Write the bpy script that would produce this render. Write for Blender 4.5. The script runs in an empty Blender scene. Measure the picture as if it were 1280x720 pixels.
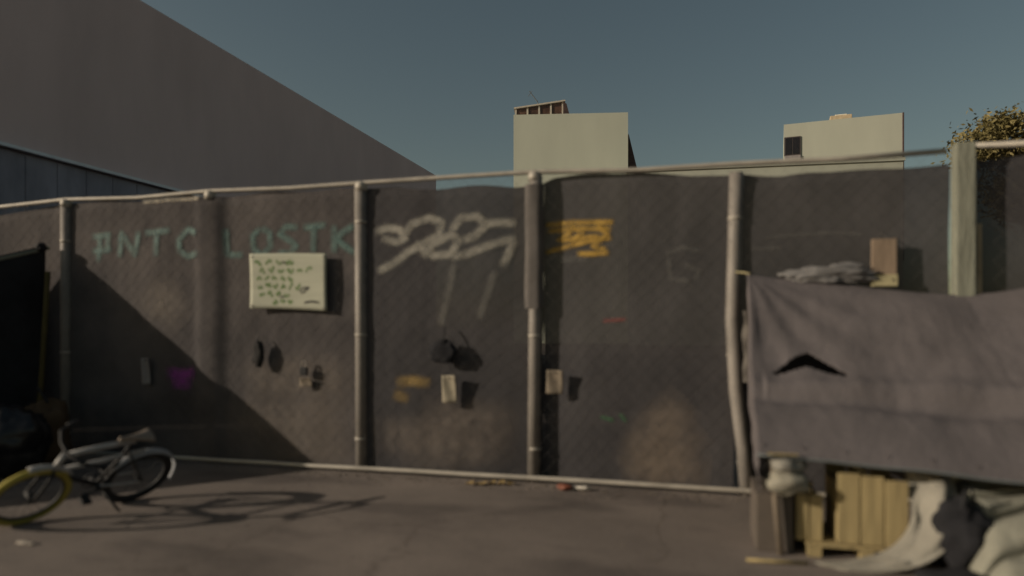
import bpy, math, random
from mathutils import Vector, Matrix, noise
R = math.radians
random.seed(7)
S = bpy.context.scene
COL = S.collection

# ------------------------------------------------------------------ camera
CAMH = 1.3
cam_d = bpy.data.cameras.new('camera')
cam = bpy.data.objects.new('camera', cam_d)
COL.objects.link(cam)
cam.location = (0, 0, CAMH)
cam.rotation_euler = (R(90), 0, R(14.7))
cam_d.sensor_width = 36
cam_d.lens = 849 / 1280 * 36
cam_d.shift_y = 48 / 1280
cam_d.clip_start = 0.05
cam_d.clip_end = 2000
cam_d.dof.use_dof = True
cam_d.dof.focus_distance = 45
cam_d.dof.aperture_fstop = 0.62
S.camera = cam

# ------------------------------------------------------------------ sky, sun, exposure
SUN_TRAVEL = Vector((0.84, 0.432, -0.327)).normalized()
to_sun = -SUN_TRAVEL
w = bpy.data.worlds.new('World')
S.world = w
w.use_nodes = True
nt = w.node_tree
bg = nt.nodes['Background']
sky = nt.nodes.new('ShaderNodeTexSky')
sky.sky_type = 'NISHITA'
sky.sun_disc = False
sky.sun_elevation = math.asin(to_sun.z)
sky.sun_rotation = math.atan2(to_sun.x, to_sun.y)
sky.air_density = 1.0
sky.dust_density = 1.6
sky.ozone_density = 1.2
tint = nt.nodes.new('ShaderNodeMixRGB')
tint.blend_type = 'MULTIPLY'
tint.inputs['Fac'].default_value = 1
tint.inputs['Color2'].default_value = (1.07, 0.96, 0.72, 1)
nt.links.new(sky.outputs[0], tint.inputs['Color1'])
nt.links.new(tint.outputs[0], bg.inputs['Color'])
bg.inputs['Strength'].default_value = 0.083
sun_d = bpy.data.lights.new('sun', 'SUN')
sun_d.energy = 5.0
sun_d.angle = R(0.5)
sun_d.color = (1.0, 0.87, 0.70)
sun = bpy.data.objects.new('sun', sun_d)
sun.rotation_euler = SUN_TRAVEL.to_track_quat('-Z', 'Y').to_euler()
sun.location = (-20, -10, 20)
COL.objects.link(sun)
S.view_settings.view_transform = 'Standard'
S.view_settings.look = 'None'
S.view_settings.gamma = 1
S.view_settings.use_curve_mapping = False
S.view_settings.exposure = -0.55

# ------------------------------------------------------------------ materials
MATS = {}


def mat(name, col, rough=0.85, var=0.25, scale=4.0, detail=5, bump=0.0, bscale=40.0, col2=None,
        metal=0.0, transp=0.0, stretch=(1, 1, 1), spec=0.3, lo=0.3, hi=0.7):
    """Principled material: colour varied by object-space noise, optional bump and see-through weave."""
    if name in MATS:
        return MATS[name]
    m = bpy.data.materials.new(name)
    m.use_nodes = True
    t = m.node_tree
    b = t.nodes['Principled BSDF']
    b.inputs['Roughness'].default_value = rough
    b.inputs['Metallic'].default_value = metal
    b.inputs['Specular IOR Level'].default_value = spec
    tc = t.nodes.new('ShaderNodeTexCoord')
    mp = t.nodes.new('ShaderNodeMapping')
    mp.inputs['Scale'].default_value = stretch
    t.links.new(tc.outputs['Object'], mp.inputs[0])
    n = t.nodes.new('ShaderNodeTexNoise')
    n.inputs['Scale'].default_value = scale
    n.inputs['Detail'].default_value = detail
    n.inputs['Roughness'].default_value = 0.6
    t.links.new(mp.outputs[0], n.inputs['Vector'])
    r = t.nodes.new('ShaderNodeValToRGB')
    c2 = col2 if col2 else tuple(min(1, c * (1 + var)) for c in col)
    c1 = col if col2 else tuple(c * (1 - var) for c in col)
    r.color_ramp.elements[0].color = (*c1, 1)
    r.color_ramp.elements[1].color = (*c2, 1)
    r.color_ramp.elements[0].position = lo
    r.color_ramp.elements[1].position = hi
    t.links.new(n.outputs['Fac'], r.inputs[0])
    t.links.new(r.outputs[0], b.inputs['Base Color'])
    if bump:
        n2 = t.nodes.new('ShaderNodeTexNoise')
        n2.inputs['Scale'].default_value = bscale
        n2.inputs['Detail'].default_value = 6
        t.links.new(mp.outputs[0], n2.inputs['Vector'])
        bp = t.nodes.new('ShaderNodeBump')
        bp.inputs['Strength'].default_value = bump
        bp.inputs['Distance'].default_value = 0.02
        t.links.new(n2.outputs['Fac'], bp.inputs['Height'])
        t.links.new(bp.outputs[0], b.inputs['Normal'])
    if transp:
        out = t.nodes['Material Output']
        mx = t.nodes.new('ShaderNodeMixShader')
        tr = t.nodes.new('ShaderNodeBsdfTransparent')
        mx.inputs[0].default_value = transp
        t.links.new(b.outputs[0], mx.inputs[1])
        t.links.new(tr.outputs[0], mx.inputs[2])
        t.links.new(mx.outputs[0], out.inputs[0])
    MATS[name] = m
    return m


def paint(name, col, strength=0.8):
    """Spray paint: patchy cover that thins out towards the edge of the stroke (uses the stroke's own UV)."""
    if name in MATS:
        return MATS[name]
    m = bpy.data.materials.new(name)
    m.use_nodes = True
    t = m.node_tree
    b = t.nodes['Principled BSDF']
    b.inputs['Base Color'].default_value = (*col, 1)
    b.inputs['Roughness'].default_value = 0.7
    uv = t.nodes.new('ShaderNodeUVMap')
    uv.uv_map = 'UVMap'
    sp = t.nodes.new('ShaderNodeSeparateXYZ')
    t.links.new(uv.outputs[0], sp.inputs[0])
    a = t.nodes.new('ShaderNodeMath'); a.operation = 'PINGPONG'; a.inputs[1].default_value = 0.5
    t.links.new(sp.outputs['Y'], a.inputs[0])
    mr = t.nodes.new('ShaderNodeMapRange'); mr.interpolation_type = 'SMOOTHSTEP'
    mr.inputs[1].default_value = 0.0; mr.inputs[2].default_value = 0.42
    t.links.new(a.outputs[0], mr.inputs[0])
    tc = t.nodes.new('ShaderNodeTexCoord')
    n = t.nodes.new('ShaderNodeTexNoise'); n.inputs['Scale'].default_value = 9; n.inputs['Detail'].default_value = 6
    t.links.new(tc.outputs['Object'], n.inputs['Vector'])
    m2 = t.nodes.new('ShaderNodeMapRange')
    m2.inputs[1].default_value = 0.3; m2.inputs[2].default_value = 0.6
    m2.inputs[3].default_value = 0.45; m2.inputs[4].default_value = 1.0
    t.links.new(n.outputs['Fac'], m2.inputs[0])
    mu = t.nodes.new('ShaderNodeMath'); mu.operation = 'MULTIPLY'
    t.links.new(mr.outputs[0], mu.inputs[0]); t.links.new(m2.outputs[0], mu.inputs[1])
    en = t.nodes.new('ShaderNodeMapRange'); en.interpolation_type = 'SMOOTHSTEP'
    en.inputs[1].default_value = -0.25; en.inputs[2].default_value = 0.6
    t.links.new(sp.outputs['X'], en.inputs[0])
    me_ = t.nodes.new('ShaderNodeMath'); me_.operation = 'MULTIPLY'
    t.links.new(mu.outputs[0], me_.inputs[0]); t.links.new(en.outputs[0], me_.inputs[1])
    mu2 = t.nodes.new('ShaderNodeMath'); mu2.operation = 'MULTIPLY'; mu2.inputs[1].default_value = strength
    t.links.new(me_.outputs[0], mu2.inputs[0])
    mx = t.nodes.new('ShaderNodeMixShader'); tr = t.nodes.new('ShaderNodeBsdfTransparent')
    t.links.new(mu2.outputs[0], mx.inputs[0])
    t.links.new(tr.outputs[0], mx.inputs[1]); t.links.new(b.outputs[0], mx.inputs[2])
    t.links.new(mx.outputs[0], t.nodes['Material Output'].inputs[0])
    MATS[name] = m
    return m


M_ground = None
M_screen = mat('screen mesh cloth', (0.045, 0.043, 0.046), 0.95, scale=1.1, detail=9, bump=0.10, bscale=70,
               col2=(0.076, 0.072, 0.075), transp=0.035, stretch=(1, 1, 0.8), lo=0.32, hi=0.72, spec=0.1)
M_screen_dusty = mat('dusty screen mesh cloth', (0.061, 0.056, 0.057), 0.95, scale=1.3, detail=9, bump=0.10, bscale=70,
                     col2=(0.116, 0.104, 0.101), transp=0.04, lo=0.33, hi=0.66, spec=0.1)
M_galv = mat('weathered galvanised steel', (0.225, 0.205, 0.185), 0.6, 0.22, scale=6, bump=0.1, bscale=30, metal=0.15, stretch=(1, 1, 0.5))
M_rail = mat('pale galvanised rail', (0.37, 0.34, 0.295), 0.55, 0.2, scale=5, metal=0.15)
M_wire = mat('dull galvanised wire', (0.085, 0.08, 0.075), 0.7, 0.2, scale=8, metal=0.1)
M_palepost = mat('pale weathered timber', (0.20, 0.205, 0.165), 0.9, 0.25, scale=7, bump=0.5, bscale=18, stretch=(4, 4, 0.5))
M_dark = mat('dark rubber', (0.02, 0.02, 0.022), 0.7, 0.3)


# ------------------------------------------------------------------ mesh helpers
class MB:
    """collects vertices and faces in world coordinates; build() links ONE mesh object"""
    def __init__(self):
        self.v = []; self.f = []; self.uv = {}

    def add(self, vs, fs):
        o = len(self.v)
        self.v += [tuple(p) for p in vs]
        self.f += [tuple(i + o for i in f) for f in fs]

    def box(self, c, d, rot=None):
        c = Vector(c); vs = []
        for z in (-.5, .5):
            for y in (-.5, .5):
                for x in (-.5, .5):
                    p = Vector((x * d[0], y * d[1], z * d[2]))
                    if rot is not None:
                        p = rot @ p
                    vs.append(c + p)
        self.add(vs, [(0, 2, 3, 1), (4, 5, 7, 6), (0, 1, 5, 4), (2, 6, 7, 3), (0, 4, 6, 2), (1, 3, 7, 5)])
        return self

    def prism(self, poly, a, b):
        """poly: list of points (Vector) in one plane; extruded by vector from +a to +b"""
        n = len(poly); a = Vector(a); b = Vector(b)
        vs = [Vector(p) + a for p in poly] + [Vector(p) + b for p in poly]
        fs = [tuple(range(n - 1, -1, -1)), tuple(range(n, 2 * n))]
        fs += [(i, (i + 1) % n, n + (i + 1) % n, n + i) for i in range(n)]
        self.add(vs, fs)
        return self

    def tube(self, pts, r, seg=8, cap=True, closed=False):
        pts = [Vector(p) for p in pts]; n = len(pts)
        rr = r if hasattr(r, '__len__') else [r] * n
        up = None; vs = []
        for i, p in enumerate(pts):
            if closed:
                t = pts[(i + 1) % n] - pts[i - 1]
            else:
                t = pts[min(i + 1, n - 1)] - pts[max(i - 1, 0)]
            t.normalize()
            if up is None:
                up = Vector((0, 0, 1)) if abs(t.z) < 0.9 else Vector((0, 1, 0))
            a = t.cross(up); a.normalize(); b = a.cross(t); up = b
            for k in range(seg):
                q = 2 * math.pi * k / seg
                vs.append(p + (a * math.cos(q) + b * math.sin(q)) * rr[i])
        fs = []
        m = n if closed else n - 1
        for i in range(m):
            j = (i + 1) % n
            for k in range(seg):
                k2 = (k + 1) % seg
                fs.append((i * seg + k, i * seg + k2, j * seg + k2, j * seg + k))
        if cap and not closed:
            fs.append(tuple(range(seg - 1, -1, -1)))
            fs.append(tuple((n - 1) * seg + k for k in range(seg)))
        self.add(vs, fs)
        return self

    def grid(self, fn, nu, nv, keep=None):
        o = len(self.v)
        for j in range(nv + 1):
            for i in range(nu + 1):
                self.v.append(tuple(fn(i / nu, j / nv)))
        for j in range(nv):
            for i in range(nu):
                if keep and not keep((i + .5) / nu, (j + .5) / nv):
                    continue
                a = o + j * (nu + 1) + i
                self.f.append((a, a + 1, a + nu + 2, a + nu + 1))
        return self

    def ribbon(self, pts, width, off):
        """flat stroke in the fence plane through (x, z) points, laid on the cloth by off(x, z)"""
        P = []
        for a, b in zip(pts[:-1], pts[1:]):
            n = max(2, int((Vector(b) - Vector(a)).length / 0.03))
            P += [Vector(a).lerp(Vector(b), k / n) for k in range(n)]
        P.append(Vector(pts[-1]))
        o = len(self.v)
        for i, p in enumerate(P):
            t = (P[min(i + 1, len(P) - 1)] - P[max(i - 1, 0)]).normalized()
            nn = Vector((-t.y, t.x))
            for s in (-1, 0, 1):
                q = p + nn * width * .5 * s
                self.v.append((q.x, off(q.x, q.y), q.y))
        for i in range(len(P) - 1):
            for s in range(2):
                a = o + i * 3 + s
                fi = len(self.f)
                self.f.append((a, a + 1, a + 4, a + 3))
                e0 = min(i, len(P) - 1 - i) * .03 / width; e1 = min(i + 1, len(P) - 2 - i) * .03 / width
                self.uv[fi] = [(e0, s * .5), (e0, s * .5 + .5), (e1, s * .5 + .5), (e1, s * .5)]
        return self

    def build(self, name, m, parent=None, smooth=False, solid=0.0, subsurf=0, bevel=0.0):
        org = ORG.get(parent, Vector((0, 0, 0))) if parent else Vector((0, 0, 0))
        me = bpy.data.meshes.new(name)
        me.from_pydata([(x - org.x, y - org.y, z - org.z) for x, y, z in self.v], [], self.f)
        if self.uv:
            ul = me.uv_layers.new(name='UVMap')
            for p in me.polygons:
                if p.index in self.uv:
                    for li, c in zip(p.loop_indices, self.uv[p.index]):
                        ul.data[li].uv = c
        me.materials.append(m)
        if smooth:
            me.polygons.foreach_set('use_smooth', [True] * len(me.polygons))
        me.update()
        o = bpy.data.objects.new(name, me)
        COL.objects.link(o)
        if parent:
            o.parent = parent
            ORG[o] = org
        if bevel:
            b = o.modifiers.new('bevel', 'BEVEL'); b.width = bevel; b.segments = 2; b.limit_method = 'ANGLE'
        if subsurf:
            s = o.modifiers.new('sub', 'SUBSURF'); s.levels = subsurf; s.render_levels = subsurf
        if solid:
            s = o.modifiers.new('solid', 'SOLIDIFY'); s.thickness = solid; s.offset = 0
        return o


ORG = {}


def tag(o, label, cat, group=None):
    o['label'] = label; o['category'] = cat
    if group:
        o['group'] = group
    return o


def thing(name, loc, label, cat, group=None, local=False):
    o = bpy.data.objects.new(name, None)
    o.empty_display_size = 0.2
    COL.objects.link(o)
    o.location = loc
    ORG[o] = Vector((0, 0, 0)) if local else Vector(loc)
    return tag(o, label, cat, group)


def nz(x, y, z=0.0):
    return noise.noise(Vector((x, y, z)))


def fbm(x, y, z=0.0, o=4):
    return noise.fractal(Vector((x, y, z)), 1.0, 2.0, o)


def lerp_tab(tab, x):
    if x <= tab[0][0]:
        return tab[0][1]
    for (a, b), (c, d) in zip(tab[:-1], tab[1:]):
        if x <= c:
            return b + (d - b) * (x - a) / (c - a)
    return tab[-1][1]


# ------------------------------------------------------------------ ground
def ground_material():
    m = bpy.data.materials.new('worn dusty pavement')
    m.use_nodes = True
    t = m.node_tree
    b = t.nodes['Principled BSDF']
    b.inputs['Roughness'].default_value = 0.93
    b.inputs['Specular IOR Level'].default_value = 0.2
    tc = t.nodes.new('ShaderNodeTexCoord')

    def noi(s, d, rough=0.6, stretch=(1, 1, 1)):
        mp = t.nodes.new('ShaderNodeMapping'); mp.inputs['Scale'].default_value = stretch
        t.links.new(tc.outputs['Object'], mp.inputs[0])
        n = t.nodes.new('ShaderNodeTexNoise')
        n.inputs['Scale'].default_value = s; n.inputs['Detail'].default_value = d; n.inputs['Roughness'].default_value = rough
        t.links.new(mp.outputs[0], n.inputs['Vector'])
        return n.outputs['Fac']

    def ramp(f, p0, c0, p1, c1):
        r = t.nodes.new('ShaderNodeValToRGB')
        r.color_ramp.elements[0].position = p0; r.color_ramp.elements[0].color = (*c0, 1)
        r.color_ramp.elements[1].position = p1; r.color_ramp.elements[1].color = (*c1, 1)
        t.links.new(f, r.inputs[0])
        return r.outputs[0]

    def mul(a, c, fac=1.0):
        x = t.nodes.new('ShaderNodeMixRGB'); x.blend_type = 'MULTIPLY'; x.inputs[0].default_value = fac
        t.links.new(a, x.inputs[1]); t.links.new(c, x.inputs[2])
        return x.outputs[0]

    base = ramp(noi(0.7, 7), 0.32, (0.142, 0.121, 0.109), 0.70, (0.245, 0.207, 0.183))
    stains = ramp(noi(1.6, 6, 0.55, (0.45, 1.0, 1)), 0.36, (0.66, 0.66, 0.68), 0.50, (1, 1, 1))
    grit = ramp(noi(140, 3, 0.7), 0.30, (0.72, 0.72, 0.72), 0.70, (1.18, 1.18, 1.18))
    speck = ramp(noi(34, 2, 0.5), 0.66, (1, 1, 1), 0.74, (0.55, 0.52, 0.5))
    c = mul(mul(mul(base, stains), grit), speck)
    v = t.nodes.new('ShaderNodeTexVoronoi')
    v.feature = 'DISTANCE_TO_EDGE'; v.inputs['Scale'].default_value = 0.55
    wn = t.nodes.new('ShaderNodeTexNoise'); wn.inputs['Scale'].default_value = 2.5; wn.inputs['Detail'].default_value = 5
    t.links.new(tc.outputs['Object'], wn.inputs['Vector'])
    va = t.nodes.new('ShaderNodeVectorMath'); va.operation = 'MULTIPLY_ADD'
    va.inputs[1].default_value = (0.5, 0.5, 0.5)
    t.links.new(wn.outputs['Color'], va.inputs[0]); t.links.new(tc.outputs['Object'], va.inputs[2])
    t.links.new(va.outputs[0], v.inputs['Vector'])
    crack = ramp(v.outputs['Distance'], 0.0, (0.45, 0.43, 0.42), 0.007, (1, 1, 1))
    c = mul(c, crack, 0.55)
    t.links.new(c, b.inputs['Base Color'])
    bp = t.nodes.new('ShaderNodeBump'); bp.inputs['Strength'].default_value = 0.35; bp.inputs['Distance'].default_value = 0.01
    t.links.new(noi(90, 6, 0.7), bp.inputs['Height'])
    t.links.new(bp.outputs[0], b.inputs['Normal'])
    return m


def ground_z(x, y):
    # almost flat, gently worn near the camera
    k = max(0.0, 1 - max(abs(x), abs(y - 4)) / 12)
    return 0.012 * k * fbm(x * .6, y * .6, 3) - 0.004


gxs = [-400, -150, -60, -30, -20] + [-14 + .35 * i for i in range(81)] + [20, 30, 60, 150, 400]
gys = [-400, -150, -60, -25] + [-8 + .35 * i for i in range(66)] + [20, 30, 60, 150, 400]
g = MB()
for y in gys:
    for x in gxs:
        g.v.append((x, y, ground_z(x, y)))
for j in range(len(gys) - 1):
    for i in range(len(gxs) - 1):
        a = j * len(gxs) + i
        g.f.append((a, a + 1, a + len(gxs) + 1, a + len(gxs)))
gr = g.build('ground', ground_material(), smooth=True)
gr['kind'] = 'structure'

# ------------------------------------------------------------------ grey building on the left, wall running away from the fence
BX, BY0, BY1, BH = -9.0, 6.4, 23.35, 6.82
M_stucco = mat('taupe stucco', (0.64, 0.50, 0.485), 0.95, 0.08, scale=0.8, detail=8, bump=0.25, bscale=25, stretch=(1, 1, 0.35))
M_slate = mat('dark blue slate cladding', (0.26, 0.255, 0.31), 0.6, 0.35, scale=1.6, detail=6, stretch=(1, 1, 0.4))
M_flash = mat('pale metal flashing', (0.62, 0.63, 0.68), 0.45, 0.1, metal=0.3)
bld = thing('commercial_building', (BX - 6, BY0, 0), 'big grey taupe stucco building in shade with slanting roofline behind the fence', 'building')
MB().box((BX - 6, (BY0 + BY1) / 2, BH / 2), (12, BY1 - BY0, BH)).build('wall', M_stucco, bld)
lw = MB().box((BX + .03, (BY0 + 16.5) / 2, 1.85), (.06, 16.5 - BY0, 3.7)).build('cladding_base', M_slate, bld)
y = BY0 + .02
while y < 16.3:
    MB().box((BX + .075, y + .24, 1.85), (.03, .482, 3.66)).build('cladding_panel', M_slate, lw, bevel=.008)
    y += .49
MB().prism([Vector((BX, BY0, 3.72)), Vector((BX + .20, BY0, 3.70)), Vector((BX + .20, BY0, 3.745)), Vector((BX, BY0, 3.80))],
           (0, -.05, 0), (0, 16.5 - BY0, 0)).build('flashing', M_flash, bld)

# ------------------------------------------------------------------ far white buildings
M_white = mat('cream painted stucco', (0.525, 0.545, 0.455), 0.9, 0.08, scale=0.25, detail=8, bump=0.15, bscale=6, stretch=(1, 1, 0.3))
M_white2 = mat('off white painted stucco', (0.375, 0.385, 0.325), 0.9, 0.08, scale=0.3, detail=8, bump=0.15, bscale=6, stretch=(1, 1, 0.3))
M_frame = mat('pale window frame', (0.55, 0.50, 0.42), 0.6, 0.1)
M_brownglass = mat('brown tinted glass', (0.10, 0.055, 0.038), 0.3, 0.5, scale=0.8, detail=2, spec=0.5)
M_blackglass = mat('dark window glass', (0.012, 0.010, 0.012), 0.25, 0.3, spec=0.5)
M_shade = mat('dark brown shaded side', (0.07, 0.045, 0.042), 0.7, 0.3, scale=2, stretch=(1, 1, 4))  # dark brown carries the shade of the right-hand sides in its colour


def frame_of(a, b):
    a = Vector((*a, 0)); b = Vector((*b, 0))
    ex = (b - a).normalized(); ey = Vector((-ex.y, ex.x, 0))
    W = (b - a).length

    def P(x, y, z):
        return a + ex * x + ey * y + Vector((0, 0, z))
    rot = Matrix((ex, ey, Vector((0, 0, 1)))).transposed()
    return W, P, rot


# first: plain cream block with a glazed rooftop room
W1, P1, R1 = frame_of((-13.08, 50.33), (-4.55, 51.94))
H1 = 17.5
b1 = thing('tower_block', P1(W1 / 2, 3, 0), 'plain cream tower block with brown glazed rooftop room, behind the fence', 'building')
MB().box(P1(W1 / 2, 3.5, H1 / 2), (W1, 7, H1), R1).build('wall', M_white, b1)
MB().prism([P1(W1 + .01, 0, 10), P1(W1 + 1.55, 0, 10), P1(W1 + .12, 0, 16.0), P1(W1 + .01, 0, 16.0)], R1 @ Vector((0, .6, 0)), R1 @ Vector((0, 5, 0))).build('sloped_buttress', M_shade, b1)  # sloping side wall, its shade given by the dark brown colour
rm = MB()
rm.prism([P1(.12, .5, H1 + .1), P1(3.78, .5, H1 + .1), P1(3.78, .5, H1 + 1.1), P1(.12, .5, H1 + .62)], (0, 0, 0), R1 @ Vector((0, 3, 0)))
rmo = rm.build('rooftop_room', mat('room shade', (0.25, 0.2, 0.17), 0.8, 0.1), b1)
MB().prism([P1(3.79, .3, H1 + .1), P1(4.25, .3, H1 + .1), P1(4.05, .3, H1 + .85), P1(3.79, .3, H1 + 1.05)], (0, 0, 0), R1 @ Vector((0, 2.6, 0))).build('rooftop_room_side', M_shade, b1)
topz = lambda x: H1 + .62 + (x - .12) / 3.66 * .48
for k in range(4):
    x0 = .20 + k * .90; x1 = x0 + .76
    MB().prism([P1(x0, .47, H1 + .17), P1(x1, .47, H1 + .17), P1(x1, .47, topz(x1) - .09), P1(x0, .47, topz(x0) - .09)], (0, 0, 0), R1 @ Vector((0, .02, 0))).build('window_pane', M_brownglass, rmo)
for k in range(5):
    x0 = .08 + k * .90
    MB().prism([P1(x0, .40, H1 + .11), P1(x0 + .13, .40, H1 + .11), P1(x0 + .13, .40, topz(x0 + .1)), P1(x0, .40, topz(x0))], (0, 0, 0), R1 @ Vector((0, .08, 0))).build('window_mullion', M_frame, rmo)
MB().prism([P1(0, .3, topz(0) - .05), P1(3.95, .3, topz(3.9) - .05), P1(3.95, .3, topz(3.9) + .06), P1(0, .3, topz(0) + .06)], (0, 0, 0), R1 @ Vector((0, 3.2, 0))).build('room_roof', M_frame, b1)
an = MB().tube([P1(1.95, 1.5, H1 + .9), P1(1.75, 1.5, H1 + 1.55)], .03, 6)
an.tube([P1(1.78, 1.5, H1 + 1.45), P1(1.15, 1.5, H1 + 2.3)], .035, 6)
an.tube([P1(1.05, 1.5, H1 + 1.9), P1(1.35, 1.5, H1 + 2.3)], .02, 6)
an.build('antenna', mat('antenna metal', (0.12, 0.13, 0.14), 0.5, 0.1), b1)

# second: cream block with one dark window
W2, P2, R2 = frame_of((6.94, 55.58), (14.83, 54.66))
H2 = 16.75
b2 = thing('tower_block', P2(W2 / 2, 3, 0), 'cream tower block with one small dark window at its left corner', 'building')
MB().box(P2(W2 / 2, 3.5, H2 / 2), (W2, 7, H2), R2).build('wall', M_white2, b2)
wn_ = MB().box(P2(.60, -.03, H2 - 1.72), (1.16, .10, 1.42), R2).build('window_frame', mat('dark window frame', (0.06, 0.05, 0.05), 0.6, 0.1), b2)
for k in range(2):
    MB().box(P2(.34 + .52 * k, -.09, H2 - 1.72), (.46, .02, 1.26), R2).build('window_pane', M_blackglass, wn_)
MB().box(P2(.62, -.07, H2 - 2.62), (1.1, .16, .34), R2).build('window_sill', mat('grey sill', (0.22, 0.20, 0.20), 0.8, 0.2), b2)
MB().box(P2(.62, -.04, H2 - 3.25), (1.0, .08, .8), R2).build('lower_window', M_blackglass, b2)
MB().tube([P2(W2 + .06, -.03, 6), P2(W2 + .06, -.03, H2)], .06, 6).build('shaded_edge_strip', M_shade, b2)  # added dark strip, stands in for the block's shaded right side
ru = MB().box(P2(4.0, 1.2, H2 + .26), (1.5, 1.2, .42), R2).build('rooftop_unit', mat('tan roof unit', (0.45, 0.36, 0.24), 0.8, 0.15), b2, bevel=.04)
MB().box(P2(4.0, 1.2, H2 + .52), (.8, .8, .10), R2).build('rooftop_vent', mat('white vent', (0.7, 0.66, 0.55), 0.7, 0.1), ru)

# low parapet between them
W3, P3, R3 = frame_of((-4.2, 47.8), (13.35, 49.0))
b3 = thing('low_building', P3(W3 / 2, 4, 0), 'long low cream building just showing above the dark fence cloth', 'building')
MB().box(P3(W3 / 2, 5, 6.05), (W3, 10, 12.1), R3).build('wall', M_white2, b3)
MB().box(P3(W3 / 2, 5, 12.15), (W3 + .2, 10.2, .22), R3).build('roof_parapet', M_white2, b3)

# ------------------------------------------------------------------ tree behind the fence on the right
def tree(loc, h, rad, label):
    t = thing('tree', loc, label, 'tree')
    L = Vector(loc)
    M_bark = mat('grey brown bark', (0.11, 0.085, 0.065), 0.95, 0.3, scale=6, bump=0.6, stretch=(2, 2, .4))
    tr = MB(); tips = []
    top = L + Vector((.2, .1, h * .62))
    tr.tube([L + Vector((0, 0, -.1)), L + Vector((.08, 0, h * .2)), L + Vector((-.05, .1, h * .42)), top], [.22, .17, .14, .09], 9)
    for k in range(13):
        a = k * 2.4 + random.random() * .6
        z0 = h * random.uniform(.34, .60)
        b = L + Vector((0, .06, z0))
        ln = rad * random.uniform(.6, 1.0)
        e = b + Vector((math.cos(a) * ln, math.sin(a) * ln, h * random.uniform(.12, .34)))
        m_ = b.lerp(e, .5) + Vector((0, 0, .2))
        tr.tube([b, m_, e], [.07, .045, .02], 6)
        tips += [m_, e, m_.lerp(e, .5)]
        for q in range(3):
            e2 = e + Vector((random.uniform(-.7, .7), random.uniform(-.7, .7), random.uniform(-.2, .8)))
            tr.tube([m_.lerp(e, .6), e2], [.025, .01], 5)
            tips.append(e2)
    tr.build('trunk', M_bark, t, smooth=True)
    lf = MB()
    rnd = random.Random(3)
    tips.append(top + Vector((0, 0, .9)))
    for c in tips:
        cr = rnd.uniform(.35, .85)
        for k in range(900):
            d = Vector((rnd.gauss(0, 1), rnd.gauss(0, 1), rnd.gauss(0, .85))) * cr * .47
            p = c + d
            s = rnd.uniform(.04, .095)
            a = Vector((rnd.uniform(-1, 1), rnd.uniform(-1, 1), rnd.uniform(-1, .3))).normalized()
            b = a.cross(Vector((rnd.uniform(-1, 1), rnd.uniform(-1, 1), rnd.uniform(-1, 1)))).normalized()
            lf.add([p - a * s, p + b * s * .42, p + a * s, p - b * s * .42], [(0, 1, 2, 3)])
    lf.build('crown', mat('olive leaves', (0.135, 0.115, 0.042), 0.7, scale=1.4, detail=4, col2=(0.23, 0.185, 0.075)), t)['kind'] = 'stuff'
    return t


tree((10.75, 22.0, 0), 8.15, 2.7, 'olive leafed tree showing above the fence at the right edge')

# ------------------------------------------------------------------ the chain link fence
FY = 5.58            # post centre line
POSTS = [-9.4, -7.85, -6.19, -4.46, -2.87, -1.265, 0.345, 1.89, 3.45, 5.0]
fence = thing('chain_link_fence', (-1.2, FY, 0), 'tall chain link fence covered in dark graffitied privacy cloth', 'fence')


def over_post(x):
    return -.042 * math.exp(-((x + 4.46) / .15) ** 4) - .05 * math.exp(-((x + 1.27) / .12) ** 4)


def dn(x, z):
    """how far the cloth is off its plane"""
    return (.028 * nz(x * 1.1, z * .7, 1.7) + .012 * nz(x * 4, z * 2.2, 5.1) + .004 * nz(x * 13, z * 5, 9.3)
            + .010 * math.sin(z * 9 + 2 * nz(x * .8, z * .6, 2)) * max(0, nz(x * .9, z * .5, 8)))


for k, x in enumerate(POSTS):
    m = MB()
    if x == 0.345:
        path = [(.350, FY, 2.50), (.335, FY, 1.9), (.318, FY - .01, 1.35), (.345, FY - .02, .8), (.40, FY - .02, .35), (.43, FY - .01, -.05)]
        po = m.tube(path, .054, 12).build('post', M_galv, fence, smooth=True)
        po['label'] = 'bent leaning galvanised post'
    elif x == 1.89:
        po = m.box((x, FY - .06, 1.27), (.13, .11, 2.68)).build('post', M_palepost, fence, bevel=.012)
        po['label'] = 'wide pale weathered timber post'
        MB().box((x + .088, FY - .04, 1.72), (.04, .10, .62)).build('bracket', mat('tan timber', (0.24, 0.21, 0.15), .9, .3, scale=5), po, bevel=.006)
        continue
    else:
        lean = random.uniform(-.012, .012)
        pr = .032 if x == -4.46 else .054
        po = m.tube([(x + lean, FY, 2.57), (x, FY, 1.3), (x - lean, FY, -.05)], pr, 12).build('post', M_galv, fence, smooth=True)
    if x != .345:
        cp = MB().tube([(x, FY, 2.52), (x, FY, 2.575), (x, FY, 2.60), (x, FY, 2.612)], [.057, .057, .04, .008], 12)
        cp.build('post_cap', M_rail, po, smooth=True)
    for z in (2.2, 1.13, .3) if x != -4.46 else ():
        z += random.uniform(-.1, .1)
        xx = lerp_tab([(-.05, .43), (.35, .40), (.8, .345), (1.35, .318), (1.9, .335), (2.5, .35)], z) if x == .345 else x
        MB().tube([(xx, FY, z - .012), (xx, FY, z + .012)], .058, 12).build('tie_band', M_rail, po, smooth=True)

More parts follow.
